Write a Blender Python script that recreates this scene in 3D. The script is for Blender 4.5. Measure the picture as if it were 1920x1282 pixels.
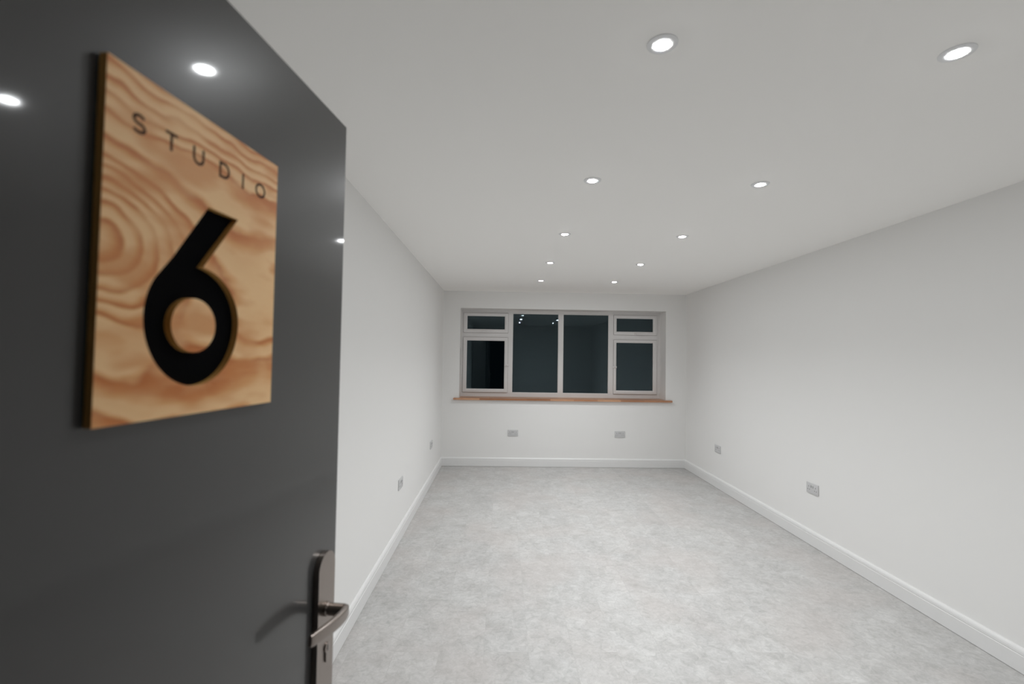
import bpy, bmesh, math
from mathutils import Vector, Matrix

# ------------------------------------------------------------------ set-up
for o in list(bpy.data.objects):
    bpy.data.objects.remove(o)
sc = bpy.context.scene
COL = sc.collection
PI = math.pi

F_PX = 882.26
YAW, PITCH, ROLL = 0.0213, 0.0324, 0.0150
CAM = Vector((0.8258, 0.0, 1.5211))
W, D, H = 3.428, 6.614, 2.4436          # room width, depth (to window wall), height
YF = 0.19                               # room face of the entrance wall

cam_d = bpy.data.cameras.new('camera')
cam_d.sensor_fit = 'HORIZONTAL'
cam_d.sensor_width = 36.0
cam_d.lens = 36.0 * F_PX / 1920.0
cam_d.clip_start = 0.02
cam_d.dof.use_dof = True
cam_d.dof.focus_distance = 4.0
cam_d.dof.aperture_fstop = 3.0
cam = bpy.data.objects.new('camera', cam_d)
COL.objects.link(cam)
fw = Vector((math.sin(YAW) * math.cos(PITCH), math.cos(YAW) * math.cos(PITCH), math.sin(PITCH)))
r0 = Vector((math.cos(YAW), -math.sin(YAW), 0))
u0 = r0.cross(fw)
rt = math.cos(ROLL) * r0 + math.sin(ROLL) * u0
up = -math.sin(ROLL) * r0 + math.cos(ROLL) * u0
M = Matrix((rt, up, -fw)).transposed().to_4x4()
M.translation = CAM
cam.matrix_world = M
sc.camera = cam

world = bpy.data.worlds.new('night')
sc.world = world
world.use_nodes = True
world.node_tree.nodes['Background'].inputs[0].default_value = (0.25, 0.45, 0.6, 1)
world.node_tree.nodes['Background'].inputs[1].default_value = 0.004

sc.view_settings.view_transform = 'Standard'
sc.view_settings.look = 'None'
sc.view_settings.gamma = 1.0
sc.view_settings.use_curve_mapping = False
sc.view_settings.exposure = 0.09
sc.cycles.max_bounces = 14
sc.cycles.diffuse_bounces = 10
sc.cycles.glossy_bounces = 5
sc.cycles.transparent_max_bounces = 8
sc.cycles.sample_clamp_indirect = 6.0
sc.cycles.caustics_reflective = False
sc.cycles.caustics_refractive = False
LENS_GLOW = 400.0                       # radiance of a downlight's lens
BEAM_W = 36.0                           # its reflector's beam, watts
BEAM_DEG = 127.0


# ------------------------------------------------------------------ materials
def lin(r, g, b):
    f = lambda c: ((c / 255 + 0.055) / 1.055) ** 2.4 if c > 10 else c / 255 / 12.92
    return (f(r), f(g), f(b), 1)


def mat(name, col, rough=0.5, metal=0.0, spec=0.5):
    m = bpy.data.materials.new(name)
    m.use_nodes = True
    b = m.node_tree.nodes['Principled BSDF']
    b.inputs['Base Color'].default_value = col
    b.inputs['Roughness'].default_value = rough
    b.inputs['Metallic'].default_value = metal
    b.inputs['Specular IOR Level'].default_value = spec
    return m


class NT:
    """small helper to wire shader nodes"""
    def __init__(s, m):
        s.t = m.node_tree
        s.b = s.t.nodes['Principled BSDF']

    def n(s, typ, **kw):
        nd = s.t.nodes.new(typ)
        for k, v in kw.items():
            setattr(nd, k, v)
        return nd

    def put(s, sock, v):
        if isinstance(v, bpy.types.NodeSocket):
            s.t.links.new(v, sock)
        else:
            sock.default_value = v

    def math(s, op, a, b=0.0, c=None):
        nd = s.n('ShaderNodeMath', operation=op)
        s.put(nd.inputs[0], a)
        s.put(nd.inputs[1], b)
        if c is not None:
            s.put(nd.inputs[2], c)
        return nd.outputs[0]

    def noise(s, vec, scale, detail=3, rough=0.55, dist=0.0):
        nd = s.n('ShaderNodeTexNoise')
        s.put(nd.inputs['Vector'], vec)
        nd.inputs['Scale'].default_value = scale
        nd.inputs['Detail'].default_value = detail
        nd.inputs['Roughness'].default_value = rough
        nd.inputs['Distortion'].default_value = dist
        return nd.outputs['Fac']

    def mapping(s, vec, loc=(0, 0, 0), rot=(0, 0, 0), scl=(1, 1, 1)):
        nd = s.n('ShaderNodeMapping')
        s.put(nd.inputs['Vector'], vec)
        nd.inputs['Location'].default_value = loc
        nd.inputs['Rotation'].default_value = rot
        nd.inputs['Scale'].default_value = scl
        return nd.outputs[0]

    def ramp(s, fac, stops, interp='LINEAR'):
        nd = s.n('ShaderNodeValToRGB')
        nd.color_ramp.interpolation = interp
        el = nd.color_ramp.elements
        while len(el) < len(stops):
            el.new(0.5)
        for e, (p, c) in zip(el, stops):
            e.position = p
            e.color = c
        s.put(nd.inputs[0], fac)
        return nd.outputs[0]

    def mix(s, fac, a, b, blend='MIX'):
        nd = s.n('ShaderNodeMix', data_type='RGBA', blend_type=blend)
        s.put(nd.inputs[0], fac)
        s.put(nd.inputs[6], a)
        s.put(nd.inputs[7], b)
        return nd.outputs[2]

    def bump(s, h, strength, dist):
        nd = s.n('ShaderNodeBump')
        nd.inputs['Strength'].default_value = strength
        nd.inputs['Distance'].default_value = dist
        s.put(nd.inputs['Height'], h)
        s.t.links.new(nd.outputs[0], s.b.inputs['Normal'])


def paint(name, col, rough, spec=0.3, bump=0.06):
    m = mat(name, col, rough, 0, spec)
    k = NT(m)
    co = k.n('ShaderNodeTexCoord').outputs['Object']
    k.bump(k.noise(co, 180, 4, 0.6), bump, 0.001)
    return m


m_wall = paint('white_wall_paint', (0.785, 0.781, 0.772, 1), 0.75, 0.2)
m_ceiling = paint('white_ceiling_paint', (0.94, 0.932, 0.915, 1), 0.8, 0.15)
m_gloss = mat('white_satin_woodwork', (0.735, 0.735, 0.732, 1), 0.35, 0, 0.45)
m_upvc = mat('white_window_plastic', (0.70, 0.685, 0.68, 1), 0.35, 0, 0.4)
m_gasket = mat('grey_window_gasket', (0.25, 0.24, 0.235, 1), 0.6)
m_socket = mat('grey_socket_plate', (0.56, 0.56, 0.565, 1), 0.4, 0, 0.4)
m_rocker = mat('pale_grey_rocker', (0.40, 0.40, 0.405, 1), 0.4)
m_dark = mat('dark_slot', (0.06, 0.06, 0.065, 1), 0.7)
m_black = mat('black_painted_backing', (0.006, 0.006, 0.0065, 1), 0.95, 0, 0.0)
m_engrave = mat('burnt_brown_engraving', (0.055, 0.024, 0.010, 1), 0.7, 0, 0.2)
m_trim = mat('downlight_bezel', (0.80, 0.81, 0.82, 1), 0.4, 0.0, 0.4)

# anthracite gloss door paint
m_door = mat('anthracite_door_paint', (0.058, 0.057, 0.0565, 1), 0.30, 0, 0.22)
m_door.node_tree.nodes['Principled BSDF'].inputs['Coat Weight'].default_value = 0.45
m_door.node_tree.nodes['Principled BSDF'].inputs['Coat Roughness'].default_value = 0.05
k = NT(m_door)
co = k.n('ShaderNodeTexCoord').outputs['Object']
k.put(k.b.inputs['Roughness'], k.math('MULTIPLY_ADD', k.noise(co, 7, 3), 0.10, 0.25))
k.bump(k.noise(k.mapping(co, scl=(1, 1, 0.5)), 28, 2, 0.5), 0.03, 0.002)

# satin nickel
m_nickel = mat('satin_nickel', (0.29, 0.253, 0.230, 1), 0.30, 1.0)
k = NT(m_nickel)
co = k.n('ShaderNodeTexCoord').outputs['Object']
k.put(k.b.inputs['Roughness'],
      k.math('MULTIPLY_ADD', k.noise(k.mapping(co, scl=(1, 1, 0.05)), 600, 2), 0.14, 0.24))

# lens of the downlights
m_lens = bpy.data.materials.new('lit_downlight_lens')
m_lens.use_nodes = True
nt = m_lens.node_tree
nt.nodes.clear()
em = nt.nodes.new('ShaderNodeEmission')
em.inputs[0].default_value = (0.96, 0.985, 1.0, 1)
em.inputs[1].default_value = LENS_GLOW
out = nt.nodes.new('ShaderNodeOutputMaterial')
nt.links.new(em.outputs[0], out.inputs[0])

# clear window glass: fresnel mix of a see-through and a mirror part
m_glass = bpy.data.materials.new('clear_window_glass')
m_glass.use_nodes = True
nt = m_glass.node_tree
nt.nodes.clear()
tr = nt.nodes.new('ShaderNodeBsdfTransparent')
tr.inputs[0].default_value = (0.86, 0.92, 0.92, 1)
gl = nt.nodes.new('ShaderNodeBsdfGlossy')
gl.inputs['Color'].default_value = (0.66, 0.83, 0.92, 1)
gl.inputs['Roughness'].default_value = 0.0
fr = nt.nodes.new('ShaderNodeFresnel')
fr.inputs[0].default_value = 1.5
mx = nt.nodes.new('ShaderNodeMixShader')
out = nt.nodes.new('ShaderNodeOutputMaterial')
nt.links.new(fr.outputs[0], mx.inputs[0])
nt.links.new(tr.outputs[0], mx.inputs[1])
nt.links.new(gl.outputs[0], mx.inputs[2])
nt.links.new(mx.outputs[0], out.inputs[0])

# pale grey stone-look vinyl planks
m_floor = mat('grey_stone_vinyl', (0.6, 0.6, 0.59, 1), 0.38, 0, 0.4)
k = NT(m_floor)
co = k.n('ShaderNodeTexCoord').outputs['Object']
sep = k.n('ShaderNodeSeparateXYZ')
k.put(sep.inputs[0], co)
cmb = k.n('ShaderNodeCombineXYZ')
k.put(cmb.inputs[0], sep.outputs[1])
k.put(cmb.inputs[1], k.math('SUBTRACT', sep.outputs[0], 0.066))
br = k.n('ShaderNodeTexBrick')
br.offset = 0.37
br.offset_frequency = 2
br.squash = 1.0
k.put(br.inputs['Vector'], cmb.outputs[0])
br.inputs['Color1'].default_value = (0.0, 0.0, 0.0, 1)
br.inputs['Color2'].default_value = (1.0, 1.0, 1.0, 1)
br.inputs['Mortar'].default_value = (0.5, 0.5, 0.5, 1)
br.inputs['Scale'].default_value = 1.0
br.inputs['Mortar Size'].default_value = 0.0011
br.inputs['Mortar Smooth'].default_value = 0.3
br.inputs['Brick Width'].default_value = 0.62
br.inputs['Row Height'].default_value = 0.2305
# every plank samples another patch of the stone pattern
sh = k.n('ShaderNodeVectorMath', operation='SCALE')
k.put(sh.inputs[0], br.outputs['Color'])
sh.inputs['Scale'].default_value = 7.0
ad = k.n('ShaderNodeVectorMath', operation='ADD')
k.put(ad.inputs[0], co)
k.put(ad.inputs[1], sh.outputs[0])
pc = ad.outputs[0]
cloud = k.noise(k.mapping(pc, scl=(1.0, 1.0, 1.0)), 6.5, 6, 0.62, 0.4)
veil = k.noise(k.mapping(pc, loc=(3, 1, 0)), 26, 8, 0.72, 0.9)
fine = k.noise(pc, 90, 5, 0.7)
c0 = k.ramp(cloud, [(0.30, (0.392, 0.385, 0.378, 1)), (0.5, (0.442, 0.437, 0.431, 1)), (0.72, (0.495, 0.492, 0.487, 1))])
c1 = k.mix(0.75, c0, k.ramp(veil, [(0.32, (0.375, 0.375, 0.37, 1)), (0.5, (0.50, 0.50, 0.5, 1)), (0.68, (0.61, 0.61, 0.605, 1))]), 'OVERLAY')
pits = k.ramp(k.noise(k.mapping(pc, loc=(9, 4, 0)), 55, 4, 0.75), [(0.24, (0, 0, 0, 1)), (0.33, (1, 1, 1, 1))])
c2 = k.mix(k.math('MULTIPLY', k.math('SUBTRACT', 1.0, pits), 0.45), c1, (0.30, 0.28, 0.265, 1))
flecks = k.ramp(k.noise(k.mapping(pc, loc=(2, 8, 0)), 48, 4, 0.75), [(0.68, (0, 0, 0, 1)), (0.76, (1, 1, 1, 1))])
c3 = k.mix(k.math('MULTIPLY', flecks, 0.5), c2, (0.88, 0.88, 0.87, 1))
blush = k.ramp(k.noise(k.mapping(co, loc=(5, 2, 0)), 1.9, 2, 0.5), [(0.46, (0, 0, 0, 1)), (0.64, (1, 1, 1, 1))])
c3 = k.mix(k.math('MULTIPLY', blush, 0.28), c3, (0.465, 0.415, 0.395, 1))
c3 = k.mix(0.22, c3, k.ramp(fine, [(0.3, (0.40, 0.40, 0.40, 1)), (0.7, (0.60, 0.60, 0.60, 1))]), 'OVERLAY')
tone = k.ramp(br.outputs['Color'], [(0.0, (0.486, 0.486, 0.486, 1)), (1.0, (0.514, 0.513, 0.511, 1))])
c4 = k.mix(1.0, c3, tone, 'OVERLAY')
c5 = k.mix(k.math('MULTIPLY', br.outputs['Fac'], 0.20), c4, (0.30, 0.29, 0.28, 1))
k.put(k.b.inputs['Base Color'], c5)
k.put(k.b.inputs['Roughness'], k.math('MULTIPLY_ADD', veil, 0.25, 0.33))
k.bump(k.math('MULTIPLY_ADD', br.outputs['Fac'], -1.0, k.math('MULTIPLY', fine, 0.3)), 0.15, 0.001)

# oak stave window board
m_oak = mat('oiled_oak_staves', (0.4, 0.2, 0.1, 1), 0.35, 0, 0.4)
k = NT(m_oak)
co = k.n('ShaderNodeTexCoord').outputs['Object']
br = k.n('ShaderNodeTexBrick')
br.offset = 0.41
br.offset_frequency = 2
k.put(br.inputs['Vector'], k.mapping(co, rot=(math.radians(0), 0, 0)))
br.inputs['Color1'].default_value = (0, 0, 0, 1)
br.inputs['Color2'].default_value = (1, 1, 1, 1)
br.inputs['Mortar'].default_value = (0, 0, 0, 1)
br.inputs['Scale'].default_value = 1.0
br.inputs['Mortar Size'].default_value = 0.0004
br.inputs['Brick Width'].default_value = 0.33
br.inputs['Row Height'].default_value = 0.04
g = k.noise(k.mapping(co, scl=(3, 60, 60)), 4, 5, 0.6, 0.3)
base = k.ramp(br.outputs['Color'], [(0.0, (0.30, 0.135, 0.065, 1)), (0.45, (0.43, 0.21, 0.115, 1)), (1.0, (0.56, 0.32, 0.19, 1))])
k.put(k.b.inputs['Base Color'], k.mix(0.5, base, k.ramp(g, [(0.3, (0.36, 0.36, 0.36, 1)), (0.7, (0.62, 0.62, 0.62, 1))]), 'OVERLAY'))

# rotary-cut pine plywood face (object space of the sign: x across, z up, centre at 0)
def ply_face():
    m = mat('pine_plywood_face', (0.6, 0.4, 0.25, 1), 0.45, 0, 0.28)
    k = NT(m)
    co = k.n('ShaderNodeTexCoord').outputs['Object']
    sp = k.n('ShaderNodeSeparateXYZ')
    k.put(sp.inputs[0], co)
    x, z = sp.outputs[0], sp.outputs[2]
    # wobble of the growth rings
    wob = k.math('MULTIPLY', k.math('SUBTRACT', k.noise(k.mapping(co, scl=(1, 0, 1.3)), 9, 2, 0.5), 0.5), 0.050)
    wob2 = k.math('MULTIPLY', k.math('SUBTRACT', k.noise(k.mapping(co, loc=(4, 0, 2), scl=(1, 0, 1.8)), 22, 2, 0.5), 0.5), 0.010)
    w = k.math('ADD', wob, wob2)
    zz = k.math('ADD', z, w)

    def hill(cx, cz, ax, az, amp):
        a = k.math('DIVIDE', k.math('SUBTRACT', x, cx), ax)
        b = k.math('DIVIDE', k.math('SUBTRACT', zz, cz), az)
        q = k.math('ADD', k.math('MULTIPLY', a, a), k.math('MULTIPLY', b, b))
        e = k.math('POWER', 2.71828, k.math('MULTIPLY', q, -1.0))
        return k.math('MULTIPLY', e, amp)
    h = k.math('MULTIPLY', zz, 13.0)
    h = k.math('ADD', h, k.math('MULTIPLY', x, 1.6))
    # close rings along the top edge
    h = k.math('ADD', h, k.math('MULTIPLY', k.math('MAXIMUM', k.math('SUBTRACT', zz, 0.118), 0.0), 52.0))
    # broad cathedral figure at the left edge, smaller ones bottom left and right
    h = k.math('ADD', h, hill(-0.140, 0.004, 0.092, 0.058, -5.6))
    h = k.math('ADD', h, hill(-0.125, -0.098, 0.050, 0.040, 1.2))
    h = k.math('ADD', h, hill(0.140, 0.030, 0.045, 0.024, -0.8))
    h = k.math('ADD', h, hill(0.100, -0.070, 0.080, 0.034, 1.0))
    h = k.math('ADD', h, hill(-0.020, -0.150, 0.100, 0.026, 0.7))
    ring = k.math('FRACT', k.math('ADD', h, 0.15))
    edge = k.noise(k.mapping(co, scl=(1.0, 0, 4.0)), 30, 3, 0.6)
    ring = k.math('ADD', ring, k.math('MULTIPLY', k.math('SUBTRACT', edge, 0.5), 0.16))
    light = lin(248, 206, 154)
    dark = lin(209, 133, 75)
    c = k.ramp(ring, [(0.0, lin(234, 178, 122)), (0.10, light), (0.46, lin(242, 195, 142)),
                      (0.62, lin(228, 167, 110)), (0.78, dark), (0.90, lin(196, 116, 60)), (1.0, lin(234, 178, 122))])
    # soft-edged blotches and fine fibres
    blot = k.noise(k.mapping(co, loc=(1, 0, 7), scl=(1, 0, 2.2)), 11, 2, 0.5)
    c = k.mix(k.ramp(blot, [(0.46, (0, 0, 0, 1)), (0.66, (0.60, 0.60, 0.60, 1))]), c, light)
    stain = k.noise(k.mapping(co, loc=(8, 0, 3), scl=(1, 0, 2.8)), 8, 2, 0.5)
    c = k.mix(k.ramp(stain, [(0.50, (0, 0, 0, 1)), (0.62, (0.65, 0.65, 0.65, 1))]), c, lin(214, 141, 82))
    fib = k.noise(k.mapping(co, scl=(0.12, 1, 1.6)), 420, 3, 0.6)
    c = k.mix(0.22, c, k.ramp(fib, [(0.3, (0.42, 0.42, 0.42, 1)), (0.7, (0.58, 0.58, 0.58, 1))]), 'OVERLAY')
    k.put(k.b.inputs['Base Color'], c)
    k.bump(fib, 0.05, 0.0005)
    return m


m_ply = ply_face()
# sawn plywood edge: plies stacked through the thickness (local y)
m_edge = mat('plywood_edge', (0.3, 0.15, 0.05, 1), 0.6, 0, 0.2)
k = NT(m_edge)
co = k.n('ShaderNodeTexCoord').outputs['Object']
sp = k.n('ShaderNodeSeparateXYZ')
k.put(sp.inputs[0], co)
ply = k.math('FRACT', k.math('MULTIPLY', sp.outputs[1], 260.0))
grain = k.noise(k.mapping(co, scl=(1, 1, 0.3)), 120, 4, 0.6)
k.put(k.b.inputs['Base Color'],
      k.mix(k.math('MULTIPLY', grain, 0.5),
            k.ramp(ply, [(0.0, lin(222, 168, 88)), (0.45, lin(230, 180, 104)), (0.55, lin(178, 122, 54)), (1.0, lin(196, 140, 66))]),
            lin(236, 190, 120)))


# ------------------------------------------------------------------ mesh helpers
def link(name, bm, m, parent=None, loc=None, smooth=False, sharp=22):
    me = bpy.data.meshes.new(name)
    bmesh.ops.recalc_face_normals(bm, faces=bm.faces[:])
    bm.to_mesh(me)
    bm.free()
    ms = m if isinstance(m, (list, tuple)) else [m]
    for q in ms:
        me.materials.append(q)
    o = bpy.data.objects.new(name, me)
    COL.objects.link(o)
    if parent:
        o.parent = parent
    if loc:
        o.location = loc
    if smooth:
        for p in me.polygons:
            p.use_smooth = True
        try:
            me.set_sharp_from_angle(angle=math.radians(sharp))
        except Exception:
            pass
    return o


def empty(name, loc=(0, 0, 0), rotz=0.0):
    o = bpy.data.objects.new(name, None)
    o.empty_display_size = 0.05
    COL.objects.link(o)
    o.location = loc
    o.rotation_euler = (0, 0, rotz)
    return o


def tag(o, label, cat, group=None, kind=None):
    o['label'] = label
    o['category'] = cat
    if group:
        o['group'] = group
    if kind:
        o['kind'] = kind
    return o


def box(bm, x0, x1, y0, y1, z0, z1, bev=0.0, seg=2):
    t = bmesh.new()
    bmesh.ops.create_cube(t, size=1)
    for v in t.verts:
        v.co = Vector(((x0 + x1) / 2 + v.co.x * (x1 - x0), (y0 + y1) / 2 + v.co.y * (y1 - y0), (z0 + z1) / 2 + v.co.z * (z1 - z0)))
    if bev > 0:
        bmesh.ops.bevel(t, geom=t.edges[:], offset=bev, segments=seg, profile=0.5, affect='EDGES')
    join(bm, t)


def join(bm, t):
    mp = {}
    for v in t.verts:
        mp[v] = bm.verts.new(v.co)
    for f in t.faces:
        try:
            nf = bm.faces.new([mp[v] for v in f.verts])
            nf.material_index = f.material_index
        except ValueError:
            pass
    t.free()


def prism(bm, pts, axis_fn, d0, d1, bev=0.0):
    """extrude a closed 2-D outline; axis_fn(u, v, d) -> 3-D point"""
    t = bmesh.new()
    a = [t.verts.new(axis_fn(u, v, d0)) for u, v in pts]
    b = [t.verts.new(axis_fn(u, v, d1)) for u, v in pts]
    fa = t.faces.new(a)
    fb = t.faces.new(b[::-1])
    n = len(pts)
    for i in range(n):
        j = (i + 1) % n
        t.faces.new((a[i], b[i], b[j], a[j]))
    if bev > 0:
        bmesh.ops.bevel(t, geom=list(fb.edges), offset=bev, segments=3, profile=0.5, affect='EDGES')
    join(bm, t)


def lathe(bm, prof, n=48, axis='Z', origin=(0, 0, 0)):
    """prof: list of (radius, height); closed ends when radius is 0"""
    ox, oy, oz = origin
    rings = []
    for r, h in prof:
        if r < 1e-7:
            rings.append([bm.verts.new(place(axis, ox, oy, oz, 0, 0, h))])
        else:
            rings.append([bm.verts.new(place(axis, ox, oy, oz, r * math.cos(2 * PI * i / n), r * math.sin(2 * PI * i / n), h)) for i in range(n)])
    for A, B in zip(rings, rings[1:]):
        for i in range(n):
            j = (i + 1) % n
            if len(A) == 1 and len(B) == 1:
                continue
            if len(A) == 1:
                bm.faces.new((A[0], B[i], B[j]))
            elif len(B) == 1:
                bm.faces.new((A[i], A[j], B[0]))
            else:
                bm.faces.new((A[i], A[j], B[j], B[i]))


def place(axis, ox, oy, oz, a, b, h):
    if axis == 'Z':
        return (ox + a, oy + b, oz + h)
    return (ox + a, oy + h, oz + b)      # axis 'Y'


def ring_frame(bm, x0, x1, z0, z1, w, y0, y1, chamfer):
    """rectangular picture-frame profile: outer x0..x1/z0..z1, bar width w, front at y0
    (towards the room), back at y1, inner front edge chamfered"""
    def loop(ins, y):
        return [bm.verts.new(p) for p in ((x0 + ins, y, z0 + ins), (x1 - ins, y, z0 + ins), (x1 - ins, y, z1 - ins), (x0 + ins, y, z1 - ins))]
    prof = [(0, y1), (0, y0 + chamfer * 0.4), (chamfer * 0.4, y0), (w - chamfer * 1.4, y0), (w - chamfer * 0.3, y0 + chamfer), (w, y0 + chamfer * 1.2), (w, y1)]
    L = [loop(i, y) for i, y in prof]
    L.append(L[0])
    for A, B in zip(L, L[1:]):
        for i in range(4):
            j = (i + 1) % 4
            bm.faces.new((A[i], A[j], B[j], B[i]))


def superellipse(a, b, n=16, p=3.0):
    r = []
    for i in range(n):
        t = 2 * PI * i / n
        c, s = math.cos(t), math.sin(t)
        r.append((a * math.copysign(abs(c) ** (2 / p), c), b * math.copysign(abs(s) ** (2 / p), s)))
    return r


def sweep(bm, path, sizes, n=20, p=3.2):
    """path in the horizontal plane (z free); section: (half thickness sideways, half height)"""
    rings = []
    for i, P in enumerate(path):
        P = Vector(P)
        a = Vector(path[max(i - 1, 0)])
        b = Vector(path[min(i + 1, len(path) - 1)])
        t = (b - a).normalized()
        side = Vector((0, 0, 1)).cross(t).normalized()
        upv = t.cross(side)
        ta, hb = sizes[i]
        rings.append([bm.verts.new(P + side * u + upv * v) for u, v in superellipse(ta, hb, n, p)])
    for A, B in zip(rings, rings[1:]):
        for i in range(n):
            j = (i + 1) % n
            bm.faces.new((A[i], A[j], B[j], B[i]))
    bm.faces.new(rings[0])
    bm.faces.new(rings[-1][::-1])


def spline(pts, n):
    """Catmull-Rom through pts"""
    P = [Vector(p) for p in pts]
    P = [P[0] * 2 - P[1]] + P + [P[-1] * 2 - P[-2]]
    out = []
    for i in range(1, len(P) - 2):
        for s in range(n):
            t = s / n
            a, b, c, d = P[i - 1], P[i], P[i + 1], P[i + 2]
            out.append(0.5 * ((2 * b) + (c - a) * t + (2 * a - 5 * b + 4 * c - d) * t * t + (3 * b - a - 3 * c + d) * t ** 3))
    out.append(P[-2])
    return out


# ------------------------------------------------------------------ the room
TH = 0.30
WX0, WX1, WZ0, WZ1 = 0.237, 3.147, 0.930, 2.204       # window opening in the far wall

b = bmesh.new()
box(b, -0.15, W + 0.15, -0.9, D + TH, -0.12, 0.0)
tag(link('floor', b, m_floor), 'pale grey stone effect vinyl plank floor of the empty room', 'floor', kind='structure')

b = bmesh.new()
box(b, -0.15, W + 0.15, 0.07, D + TH, H, H + 0.15)
tag(link('ceiling', b, m_ceiling), 'plain white painted ceiling with ten round downlights', 'ceiling', kind='structure')

b = bmesh.new()
box(b, -0.15, 0.0, 0.07, D, 0, H)
tag(link('wall_left', b, m_wall), 'plain white left wall partly behind the open grey door', 'wall', kind='structure')

b = bmesh.new()
box(b, W, W + 0.15, 0.07, D, 0, H)
tag(link('wall_right', b, m_wall), 'plain white long wall on the right side of the room', 'wall', kind='structure')

b = bmesh.new()
box(b, -0.15, WX0, D, D + TH, 0, H)
box(b, WX1, W + 0.15, D, D + TH, 0, H)
box(b, WX0, WX1, D, D + TH, 0, WZ0 - 0.012)
box(b, WX0, WX1, D, D + TH, WZ1, H)
tag(link('wall_back', b, m_wall), 'white far wall with the wide dark window in it', 'wall', kind='structure')

DX0, DX1, DZ = 0.330, 1.160, 2.030                    # doorway in the entrance wall
b = bmesh.new()
box(b, 0.0, DX0, 0.07, YF, 0, H)
box(b, DX1, W, 0.07, YF, 0, H)
box(b, DX0, DX1, 0.07, YF, DZ, H)
tag(link('wall_front', b, m_wall), 'white entrance wall holding the doorway, behind the viewpoint', 'wall', kind='structure')

b = bmesh.new()
box(b, DX0, DX0 + 0.028, 0.06, YF, 0, DZ, 0.002)
box(b, DX1 - 0.028, DX1, 0.06, YF, 0, DZ, 0.002)
box(b, DX0 + 0.028, DX1 - 0.028, 0.06, YF, DZ - 0.028, DZ, 0.002)
tag(link('trim_1', b, m_gloss), 'white door lining around the entrance doorway', 'door frame', kind='structure')


# skirting boards: torus-free modern profile with a rounded top and a shallow groove
SK_T, SK_H = 0.018, 0.122
SKP = [(0, 0.0025), (SK_T, 0.0025), (SK_T, 0.086), (SK_T - 0.0022, 0.0885), (SK_T - 0.0022, 0.0905), (SK_T - 0.0004, 0.093),
       (SK_T - 0.0012, 0.105), (SK_T - 0.004, 0.113), (SK_T - 0.0085, 0.119), (SK_T - 0.014, 0.1217), (0, SK_H)]


def skirt(name, fn, a0, a1, label):
    b = bmesh.new()
    A = [b.verts.new(fn(a0(t), t, z)) for t, z in SKP]
    B = [b.verts.new(fn(a1(t), t, z)) for t, z in SKP]
    n = len(SKP)
    for i in range(n):
        j = (i + 1) % n
        b.faces.new((A[i], A[j], B[j], B[i]))
    b.faces.new(A)
    b.faces.new(B[::-1])
    o = link(name, b, m_gloss)
    tag(o, label, 'skirting board', kind='structure')


skirt('baseboard_left', lambda a, t, z: (t, a, z), lambda t: YF + 0.0, lambda t: D - t, 'white skirting board along the left wall')
skirt('baseboard_right', lambda a, t, z: (W - t, a, z), lambda t: YF + 0.0, lambda t: D - t, 'white skirting board along the right wall')
skirt('baseboard_back', lambda a, t, z: (a, D - t, z), lambda t: t, lambda t: W - t, 'white skirting board below the window on the far wall')

# ------------------------------------------------------------------ window
YW = D + 0.260
win = empty('window_1', (0, 0, 0))
tag(win, 'wide white framed window with black night panes in the far wall', 'window', kind='structure')

FX0, FX1, FZ0, FZ1 = 0.2375, 3.1465, 0.9445, 2.2035
FY1 = YW + 0.040
b = bmesh.new()
# outer frame, mullions and the two transoms
ML, MM, MR = (0.914, 0.980), (1.653, 1.721), (2.392, 2.463)
TL_, TR_ = (1.8075, 1.8725), (1.7925, 1.8745)
TR_ = (1.8000, 1.8720)
box(b, FX0, 0.2615, YW, FY1, FZ0, FZ1)
box(b, 3.1015, FX1, YW, FY1, FZ0, FZ1)
for x0, x1 in ((0.2615, ML[0]), (ML[1], MM[0]), (MM[1], MR[0]), (MR[1], 3.1015)):
    top = 2.1625 if ML[1] <= x0 < MR[0] else 2.1620
    box(b, x0, x1, YW, FY1, FZ0, 1.0060)
    box(b, x0, x1, YW, FY1, top, FZ1)
for x0, x1 in (ML, MM, MR):
    box(b, x0, x1, YW, FY1, FZ0, FZ1)
box(b, 0.2615, ML[0], YW, FY1, *TL_)
box(b, MR[1], 3.1015, YW, FY1, *TR_)
link('window_frame', b, m_upvc, win)

# glazing beads of the two fixed lights
for x0, x1 in ((ML[1], MM[0]), (MM[1], MR[0])):
    b = bmesh.new()
    ring_frame(b, x0, x1, 1.0060, 2.1625, 0.006, YW + 0.002, YW + 0.03, 0.004)
    link('glazing_bead', b, m_upvc, win)


def pane(x0, x1, z0, z1, y, parent):
    b = bmesh.new()
    box(b, x0, x1, y, y + 0.004, z0, z1)
    return link('glass_pane', b, m_glass, parent)


pane(ML[1] + 0.003, MM[0] - 0.003, 1.009, 2.1595, YW + 0.018, win)
pane(MM[1] + 0.003, MR[0] - 0.003, 1.009, 2.1595, YW + 0.018, win)


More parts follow.
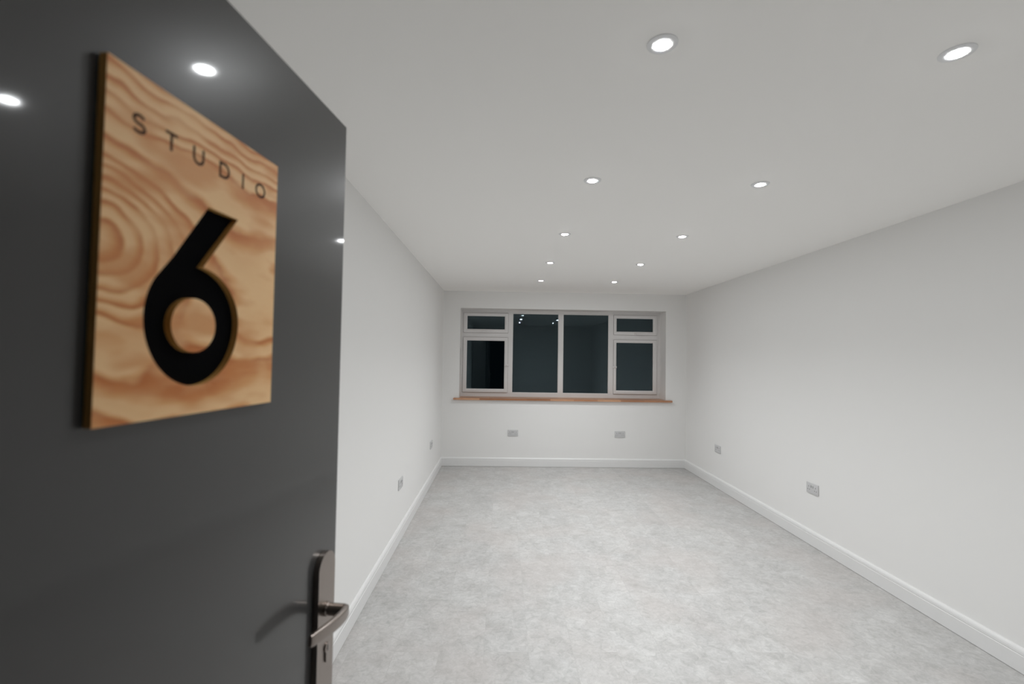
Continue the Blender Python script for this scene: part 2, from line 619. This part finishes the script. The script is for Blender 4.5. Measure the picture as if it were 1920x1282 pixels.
def sash(x0, x1, z0, z1, gx0, gx1, gz0, gz1):
    """opening light: shadow-gap gasket, chamfered frame, pane"""
    b = bmesh.new()
    y0, y1, c = YW - 0.016, YW + 0.028, 0.007
    def loop(rect, y):
        a, e, f, g = rect
        return [b.verts.new(p) for p in ((a, y, f), (e, y, f), (e, y, g), (a, y, g))]
    def ins(o, i, t):
        return tuple(o[q] * (1 - t) + i[q] * t for q in range(4))
    O, I = (x0, x1, z0, z1), (gx0, gx1, gz0, gz1)
    prof = [(O, y1), (O, y0 + 0.003), (ins(O, I, 0.06), y0), (ins(O, I, 0.70), y0), (ins(O, I, 0.93), y0 + c), (I, y0 + c + 0.002), (I, y1)]
    L = [loop(r, y) for r, y in prof]
    L.append(L[0])
    for A, B in zip(L, L[1:]):
        for i in range(4):
            j = (i + 1) % 4
            b.faces.new((A[i], A[j], B[j], B[i]))
    s = link('casement_sash', b, m_upvc, win)
    pane(gx0 - 0.004, gx1 + 0.004, gz0 - 0.004, gz1 + 0.004, YW + 0.006, s)
    g = bmesh.new()
    d = 0.0028
    for (a, e, f, h) in ((x0 - d, x0 + d, z0 - d, z1 + d), (x1 - d, x1 + d, z0 - d, z1 + d), (x0, x1, z0 - d, z0 + d), (x0, x1, z1 - d, z1 + d)):
        box(g, a, e, YW - 0.0022, YW + 0.002, f, h)
    link('gasket', g, m_gasket, s)
    return s


s_l0 = sash(0.2625, 0.9130, 1.8735, 2.1610, 0.317, 0.8635, 1.9250, 2.1155)
s_l1 = sash(0.2625, 0.9130, 1.0070, 1.8065, 0.317, 0.8635, 1.0575, 1.7570)
s_r0 = sash(2.4640, 3.1005, 1.8730, 2.1610, 2.5060, 3.0450, 1.9215, 2.1130)
s_r1 = sash(2.4640, 3.1005, 1.0070, 1.7990, 2.5050, 3.0450, 1.0590, 1.7560)


def win_handle(px, pz, dx, dz, parent):
    """espag handle: flat base block with a tapered grip towards (dx, dz)"""
    b = bmesh.new()
    yf = YW - 0.016
    hx, hz = (0.030, 0.012) if dx else (0.012, 0.030)
    box(b, px - hx, px + hx, yf - 0.010, yf + 0.004, pz - hz, pz + hz, 0.003)
    lathe(b, [(0, -0.024), (0.008, -0.024), (0.010, -0.020), (0.010, 0.0), (0, 0.0)], 20, 'Y', (px, yf - 0.008, pz))
    n = 9
    rings = []
    for i in range(n):
        t = i / (n - 1)
        r = 0.0075 - 0.0020 * t if i < n - 1 else 0.0030
        c = Vector((px + dx * t, yf - 0.028 - 0.010 * math.sin(t * PI * 0.8), pz + dz * t))
        ring = []
        for q in range(10):
            a = 2 * PI * q / 10
            if dx:
                ring.append(b.verts.new(c + Vector((0, r * 0.7 * math.cos(a), r * math.sin(a)))))
            else:
                ring.append(b.verts.new(c + Vector((r * math.cos(a), r * 0.7 * math.sin(a), 0))))
        rings.append(ring)
    for A, B in zip(rings, rings[1:]):
        for i in range(10):
            j = (i + 1) % 10
            b.faces.new((A[i], A[j], B[j], B[i]))
    b.faces.new(rings[0])
    b.faces.new(rings[-1][::-1])
    o = link('window_handle', b, m_upvc, parent, smooth=True)


win_handle(0.578, 1.887, -0.095, -0.004, s_l0)
win_handle(2.795, 1.886, 0.095, -0.003, s_r0)
win_handle(0.897, 1.405, 0.004, -0.110, s_l1)
win_handle(2.480, 1.400, -0.003, 0.105, s_r1)

# oak window board with horns either side of the opening
b = bmesh.new()
yl = D - 0.034
pts = [(0.160, yl), (3.232, yl), (3.232, D - 0.0005), (WX1 - 0.001, D - 0.0005), (WX1 - 0.001, YW + 0.01), (WX0 + 0.001, YW + 0.01), (WX0 + 0.001, D - 0.0005), (0.160, D - 0.0005)]
prism(b, pts, lambda u, v, d: (u, v, d), 0.9185, 0.9440, 0.0025)
link('window_sill', b, m_oak, win)
win.children[-1]['label'] = 'oiled oak stave window board'

# ------------------------------------------------------------------ open door
A_DOOR = math.radians(7.3)
LEAF_W, LEAF_T, LEAF_H = 0.762, 0.044, 1.985
d_ = Vector((math.sin(A_DOOR), math.cos(A_DOOR), 0))
n_ = Vector((math.cos(A_DOOR), -math.sin(A_DOOR), 0))
EDGE = Vector((0.5017, 0.9475, 0)) + d_ * 0.006
HINGE = EDGE - d_ * LEAF_W
ROT = PI / 2 - A_DOOR                                   # local x = along the leaf, local -y = its visible face
door = empty('door_1', (HINGE.x, HINGE.y, 0), ROT)
tag(door, 'open anthracite grey gloss door with a nickel lever handle', 'door', kind='structure')

b = bmesh.new()
box(b, 0, LEAF_W, 0, LEAF_T, 0.008, LEAF_H, 0.0022, 3)
link('door_leaf', b, m_door, door)

# long backplate with round ends
PX, PR, PZ0, PZ1 = LEAF_W - 0.0535, 0.0300, 0.815, 1.153
pts = []
for i in range(25):
    a = PI * i / 24
    pts.append((PX + PR * math.cos(a), PZ1 - PR + PR * math.sin(a)))
for i in range(25):
    a = PI + PI * i / 24
    pts.append((PX + PR * math.cos(a), PZ0 + PR + PR * math.sin(a)))
b = bmesh.new()
prism(b, pts, lambda u, v, d: (u, d, v), -0.0003, -0.0112, 0.0060)
plate = link('handle_backplate', b, m_nickel, door, smooth=True)
plate['label'] = 'satin nickel round ended backplate'

# lever: collar + round neck + flat bowed grip
LZ = 1.0500
NX = LEAF_W - 0.0570
b = bmesh.new()
lathe(b, [(0, -0.0095), (0.0125, -0.0095), (0.0125, -0.0170), (0.0115, -0.0180), (0.0098, -0.0182), (0.0098, -0.0195),
          (0.0110, -0.0200), (0.0110, -0.0470), (0, -0.0480)], 28, 'Y', (NX, 0, LZ))
key = [(-0.0490, 0.0455), (-0.0580, 0.0500), (-0.0720, 0.0530), (-0.0950, 0.0540), (-0.1200, 0.0530), (-0.1450, 0.0500), (-0.1720, 0.0450)]
path = spline([(LEAF_W + a, -n, LZ - 0.003 + 0.013 * max(0, (-a - 0.05) / 0.122)) for a, n in key], 6)
N = len(path)
sizes = []
for i in range(N):
    t = i / (N - 1)
    th = 0.0068 - 0.0020 * t
    hh = 0.0088 + 0.0030 * math.sin(PI * min(1, 0.15 + t * 0.75))
    if i == 0:
        th, hh = th * 0.55, hh * 0.80
    elif i == 1:
        th, hh = th * 0.85, hh * 0.95
    elif i == N - 1:
        th, hh = th * 0.75, hh * 0.92
    sizes.append((th, hh))
sweep(b, path, sizes, 24, 3.4)
lev = link('lever_handle', b, m_nickel, plate, smooth=True)

# euro profile lock cylinder and keyhole
CX, CZ = LEAF_W - 0.0500, 0.9760
pts = []
for i in range(29):
    a = math.radians(-55 + 290 * i / 28)
    pts.append((CX + 0.0088 * math.cos(a), CZ + 0.0088 * math.sin(a)))
for i in range(13):
    a = PI + PI * i / 12
    pts.append((CX + 0.0052 * math.cos(a), CZ - 0.0215 + 0.0052 * math.sin(a)))
b = bmesh.new()
prism(b, pts, lambda u, v, d: (u, d, v), -0.0095, -0.0140, 0.0008)
cyl = link('lock_cylinder', b, m_nickel, plate, smooth=True)
b = bmesh.new()
box(b, CX - 0.0012, CX + 0.0012, -0.0143, -0.0130, CZ - 0.0058, CZ + 0.0050)
box(b, CX - 0.0030, CX + 0.0012, -0.0143, -0.0130, CZ - 0.0014, CZ + 0.0006)
link('keyhole', b, m_dark, plate)

# ------------------------------------------------------------------ plywood sign on the door
SX0, SX1, SZ0, SZ1 = -0.5110, -0.2420, 1.4490, 1.8045     # in metres from the leaf's free edge
SCX, SCZ = (SX0 + SX1) / 2, (SZ0 + SZ1) / 2
FACE, BACK, GAP = 0.0085, 0.0015, 0.0004                 # plywood face, black backing sheet
sp0 = HINGE + d_ * (LEAF_W + SCX)
sign = empty('door_sign', (sp0.x, sp0.y, SCZ), ROT)
tag(sign, 'square-edged pine plywood sign with a black cut-out 6 on the grey door', 'sign')
hx, hz = (SX1 - SX0) / 2, (SZ1 - SZ0) / 2
Y_BACK, Y_FACE = -(GAP + BACK), -(GAP + BACK + FACE)


def sl(x, z):
    return (x - SCX, z - SCZ)


# outline of the numeral: diagonal stem into a round bowl
six = []
ccx, ccz = -0.3900, 1.5585
six.append(sl(-0.3775, 1.6990))
six.append(sl(-0.3250, 1.6985))
JX, JZ = -0.3830, 1.6235
six.append(sl(JX, JZ))
rx, rzu, rzd = 0.0720, 0.0660, 0.0765
a0 = math.acos((JX - ccx) / rx)
for i in range(1, 19):
    a = a0 * (1 - i / 18)
    six.append(sl(ccx + rx * math.cos(a), ccz + (JZ - ccz) * math.sin(a) / math.sin(a0)))
for i in range(1, 37):
    a = -PI * i / 36
    six.append(sl(ccx + rx * math.cos(a), ccz + rzd * math.sin(a)))
for i in range(1, 10):
    a = PI - math.radians(36) * i / 9
    six.append(sl(ccx + rx * math.cos(a), ccz + 0.074 * math.sin(a)))
six.append(sl(-0.4270, 1.6280))
counter = [sl(-0.3930 + 0.0335 * math.cos(2 * PI * i / 40), 1.5530 + 0.0318 * math.sin(2 * PI * i / 40)) for i in range(40)]


def filled(loops, yb, yf, mi_face=0, mi_side=1, chamfer=0.0):
    """plate with holes: first loop outer; faces material 0, cut edges material 1"""
    b = bmesh.new()
    ed = []
    for lp in loops:
        vs = [b.verts.new((x, yf, z)) for x, z in lp]
        for i in range(len(vs)):
            ed.append(b.edges.new((vs[i], vs[(i + 1) % len(vs)])))
    bmesh.ops.triangle_fill(b, use_beauty=True, use_dissolve=False, edges=ed)
    for f in b.faces:
        f.material_index = mi_face
    ex = bmesh.ops.extrude_face_region(b, geom=b.faces[:])
    for g in ex['geom']:
        if isinstance(g, bmesh.types.BMVert):
            g.co.y = yb
    for f in b.faces:
        ys = [v.co.y for v in f.verts]
        if max(ys) - min(ys) > 1e-5:
            f.material_index = mi_side
    return b


rect = [(-hx, -hz), (hx, -hz), (hx, hz), (-hx, hz)]
link('plywood_face', filled([rect, six], Y_BACK, Y_FACE), [m_ply, m_edge], sign)
link('numeral_counter', filled([counter], Y_BACK, Y_FACE), [m_ply, m_edge], sign)
sign.children[-1]['label'] = 'round plywood island inside the black 6'
b = bmesh.new()
box(b, -hx + 0.002, hx - 0.002, Y_BACK, -GAP, -hz + 0.002, hz - 0.002)
bk = link('black_backing', b, m_black, sign)
bk['label'] = 'black backing showing through the cut-out 6'


def stroke(b, pts, w, closed=False):
    """flat ribbon with mitred corners just proud of the face (a burnt-in line)"""
    n = len(pts)
    P = [Vector((p[0], p[1])) for p in pts]
    Lf, Rt = [], []
    for i in range(n):
        if closed:
            a, c = P[(i - 1) % n], P[(i + 1) % n]
        else:
            a, c = P[max(i - 1, 0)], P[min(i + 1, n - 1)]
        t1 = (P[i] - a).normalized() if (P[i] - a).length > 1e-9 else (c - P[i]).normalized()
        t2 = (c - P[i]).normalized() if (c - P[i]).length > 1e-9 else t1
        t = (t1 + t2).normalized()
        nn = Vector((-t.y, t.x))
        kf = 1.0 / max(0.5, nn.dot(Vector((-t1.y, t1.x))))
        Lf.append(P[i] + nn * w / 2 * kf)
        Rt.append(P[i] - nn * w / 2 * kf)
    yf, yb = Y_FACE - 0.00018, Y_FACE + 0.0004
    v = [[b.verts.new((p.x, y, p.y)) for p in S] for y in (yf, yb) for S in (Lf, Rt)]
    LF, RF, LB, RB = v
    for i in range(n if closed else n - 1):
        j = (i + 1) % n
        b.faces.new((LF[i], LF[j], RF[j], RF[i]))
        b.faces.new((LB[i], RB[i], RB[j], LB[j]))
        b.faces.new((LF[i], LB[i], LB[j], LF[j]))
        b.faces.new((RF[i], RF[j], RB[j], RB[i]))
    if not closed:
        b.faces.new((LF[0], RF[0], RB[0], LB[0]))
        b.faces.new((LF[-1], LB[-1], RB[-1], RF[-1]))


ZB, CAP, SW = 1.7430, 0.0206, 0.0034


def arc(cx, cz, ax, az, a0, a1, n=14):
    return [(cx + ax * math.cos(math.radians(a0 + (a1 - a0) * i / n)), cz + az * math.sin(math.radians(a0 + (a1 - a0) * i / n))) for i in range(n + 1)]


def letter(ch, x):
    b = bmesh.new()
    w2 = SW / 2
    hi, lo, md = CAP - w2, w2, CAP / 2
    segs = []
    if ch == 'S':
        r = 0.0066
        q = (hi - md) / 2
        s = arc(0, hi - q, r * 0.92, q, 28, 270, 16) + arc(0, md - q, r, q, 90, -152, 16)[1:]
        segs = [(s, False)]
    elif ch == 'T':
        segs = [([(-0.0079, hi), (0.0079, hi)], False), ([(0, hi), (0, 0)], False)]
    elif ch == 'U':
        r = 0.0072
        segs = [([(-r, CAP), (-r, lo + r)] + arc(0, lo + r, r, r, 180, 360, 18)[1:-1] + [(r, lo + r), (r, CAP)], False)]
    elif ch == 'D':
        r = hi - md
        segs = [([(-0.0075, lo), (-0.0075, hi), (-0.001, hi)] + arc(-0.001, md, 0.0088, r, 90, -90, 18)[1:-1] + [(-0.001, lo)], True)]
    elif ch == 'I':
        segs = [([(0, 0), (0, CAP)], False)]
    else:
        segs = [(arc(0, md, 0.0094, hi - md + 0.0002, 0, 360, 36)[:-1], True)]
    for pts, cl in segs:
        stroke(b, [sl(x + px, ZB + pz) for px, pz in pts], SW, cl)
    link('engraved_letter', b, m_engrave, sign)


for ch, x in (('S', -0.4752), ('T', -0.4352), ('U', -0.3960), ('D', -0.3530), ('I', -0.3180), ('O', -0.2812)):
    letter(ch, x)


# ------------------------------------------------------------------ downlights
def make_downlight():
    t = empty('ceiling_downlight')
    b = bmesh.new()
    lathe(b, [(0.0445, 0.0), (0.0445, -0.0020), (0.0438, -0.0030), (0.0425, -0.0034), (0.0320, -0.0042), (0.0262, -0.0044),
              (0.0240, -0.0042), (0.0238, 0.0), (0.0445, 0.0)], 64)
    link('bezel', b, m_trim, t, smooth=True)
    b = bmesh.new()
    lathe(b, [(0.0236, -0.0004), (0.0236, -0.0047), (0.0228, -0.0051), (0.0, -0.0052)], 32)
    link('lens', b, m_lens, t)
    ld = bpy.data.lights.new('beam', 'SPOT')
    ld.energy = BEAM_W
    ld.color = (0.97, 0.99, 1.0)
    ld.spot_size = math.radians(BEAM_DEG)
    ld.spot_blend = 1.0
    ld.shadow_soft_size = 0.022
    lo = bpy.data.objects.new('beam', ld)
    COL.objects.link(lo)
    lo.parent = t
    lo.location = (0, 0, -0.012)
    return t


def copy_tree(o, parent=None):
    c = o.copy()
    COL.objects.link(c)
    if parent:
        c.parent = parent
    for ch in list(o.children):
        copy_tree(ch, c)
    return c


ORD = ['nearest the camera', 'second from the camera', 'third and middle one from the camera', 'fourth from the camera', 'last and nearest the window']
proto = make_downlight()
first = True
for row, x in (('left', 1.2812), ('right', 2.1615)):
    for i in range(5):
        o = proto if first else copy_tree(proto)
        first = False
        o.location = (x, 1.3378 + 1.0633 * i, H)
        tag(o, 'round lit ceiling downlight in the %s row, %s' % (row, ORD[i]), 'downlight', 'recessed downlights in two rows in the ceiling')


# ------------------------------------------------------------------ power sockets
def make_socket():
    """double UK outlet in the local x/z plane, front towards -y"""
    t = empty('power_socket')
    b = bmesh.new()
    box(b, -0.073, 0.073, -0.0092, -0.0002, -0.043, 0.043, 0.003, 3)
    link('faceplate', b, m_socket, t, smooth=True)
    for sx in (-1, 1):
        b = bmesh.new()
        box(b, sx * 0.0115 - 0.0068, sx * 0.0115 + 0.0068, -0.0122, -0.0085, 0.0060, 0.0250, 0.0015)
        link('rocker_switch', b, m_rocker, t)
    for sx in (-1, 1):
        b = bmesh.new()
        c = sx * 0.0430
        box(b, c - 0.0024, c + 0.0024, -0.0094, -0.0080, 0.0070, 0.0165)
        for q in (-1, 1):
            box(b, c + q * 0.0111 - 0.0036, c + q * 0.0111 + 0.0036, -0.0094, -0.0080, -0.0150, -0.0100)
        link('pin_holes', b, m_dark, t)
    return t


sock = make_socket()
SPOTS = [((0.9985, D, 0.4650), 0.0, 'grey double socket low on the far wall under the left half of the window'),
         ((2.5000, D, 0.4635), 0.0, 'grey double socket low on the far wall under the right end of the window'),
         ((0.0, 3.955, 0.4640), PI / 2, 'grey double socket low on the left wall, nearer the open door'),
         ((0.0, 5.652, 0.4680), PI / 2, 'grey double socket low on the left wall, near the window corner'),
         ((W, 3.8900, 0.4680), -PI / 2, 'grey double socket low on the right wall, the nearer and larger one'),
         ((W, 5.6060, 0.4640), -PI / 2, 'grey double socket low on the right wall, near the far corner')]
for i, (loc, rz, lab) in enumerate(SPOTS):
    o = sock if i == 0 else copy_tree(sock)
    o.location = loc
    o.rotation_euler = (0, 0, rz)
    tag(o, lab, 'socket', 'double sockets along the walls')
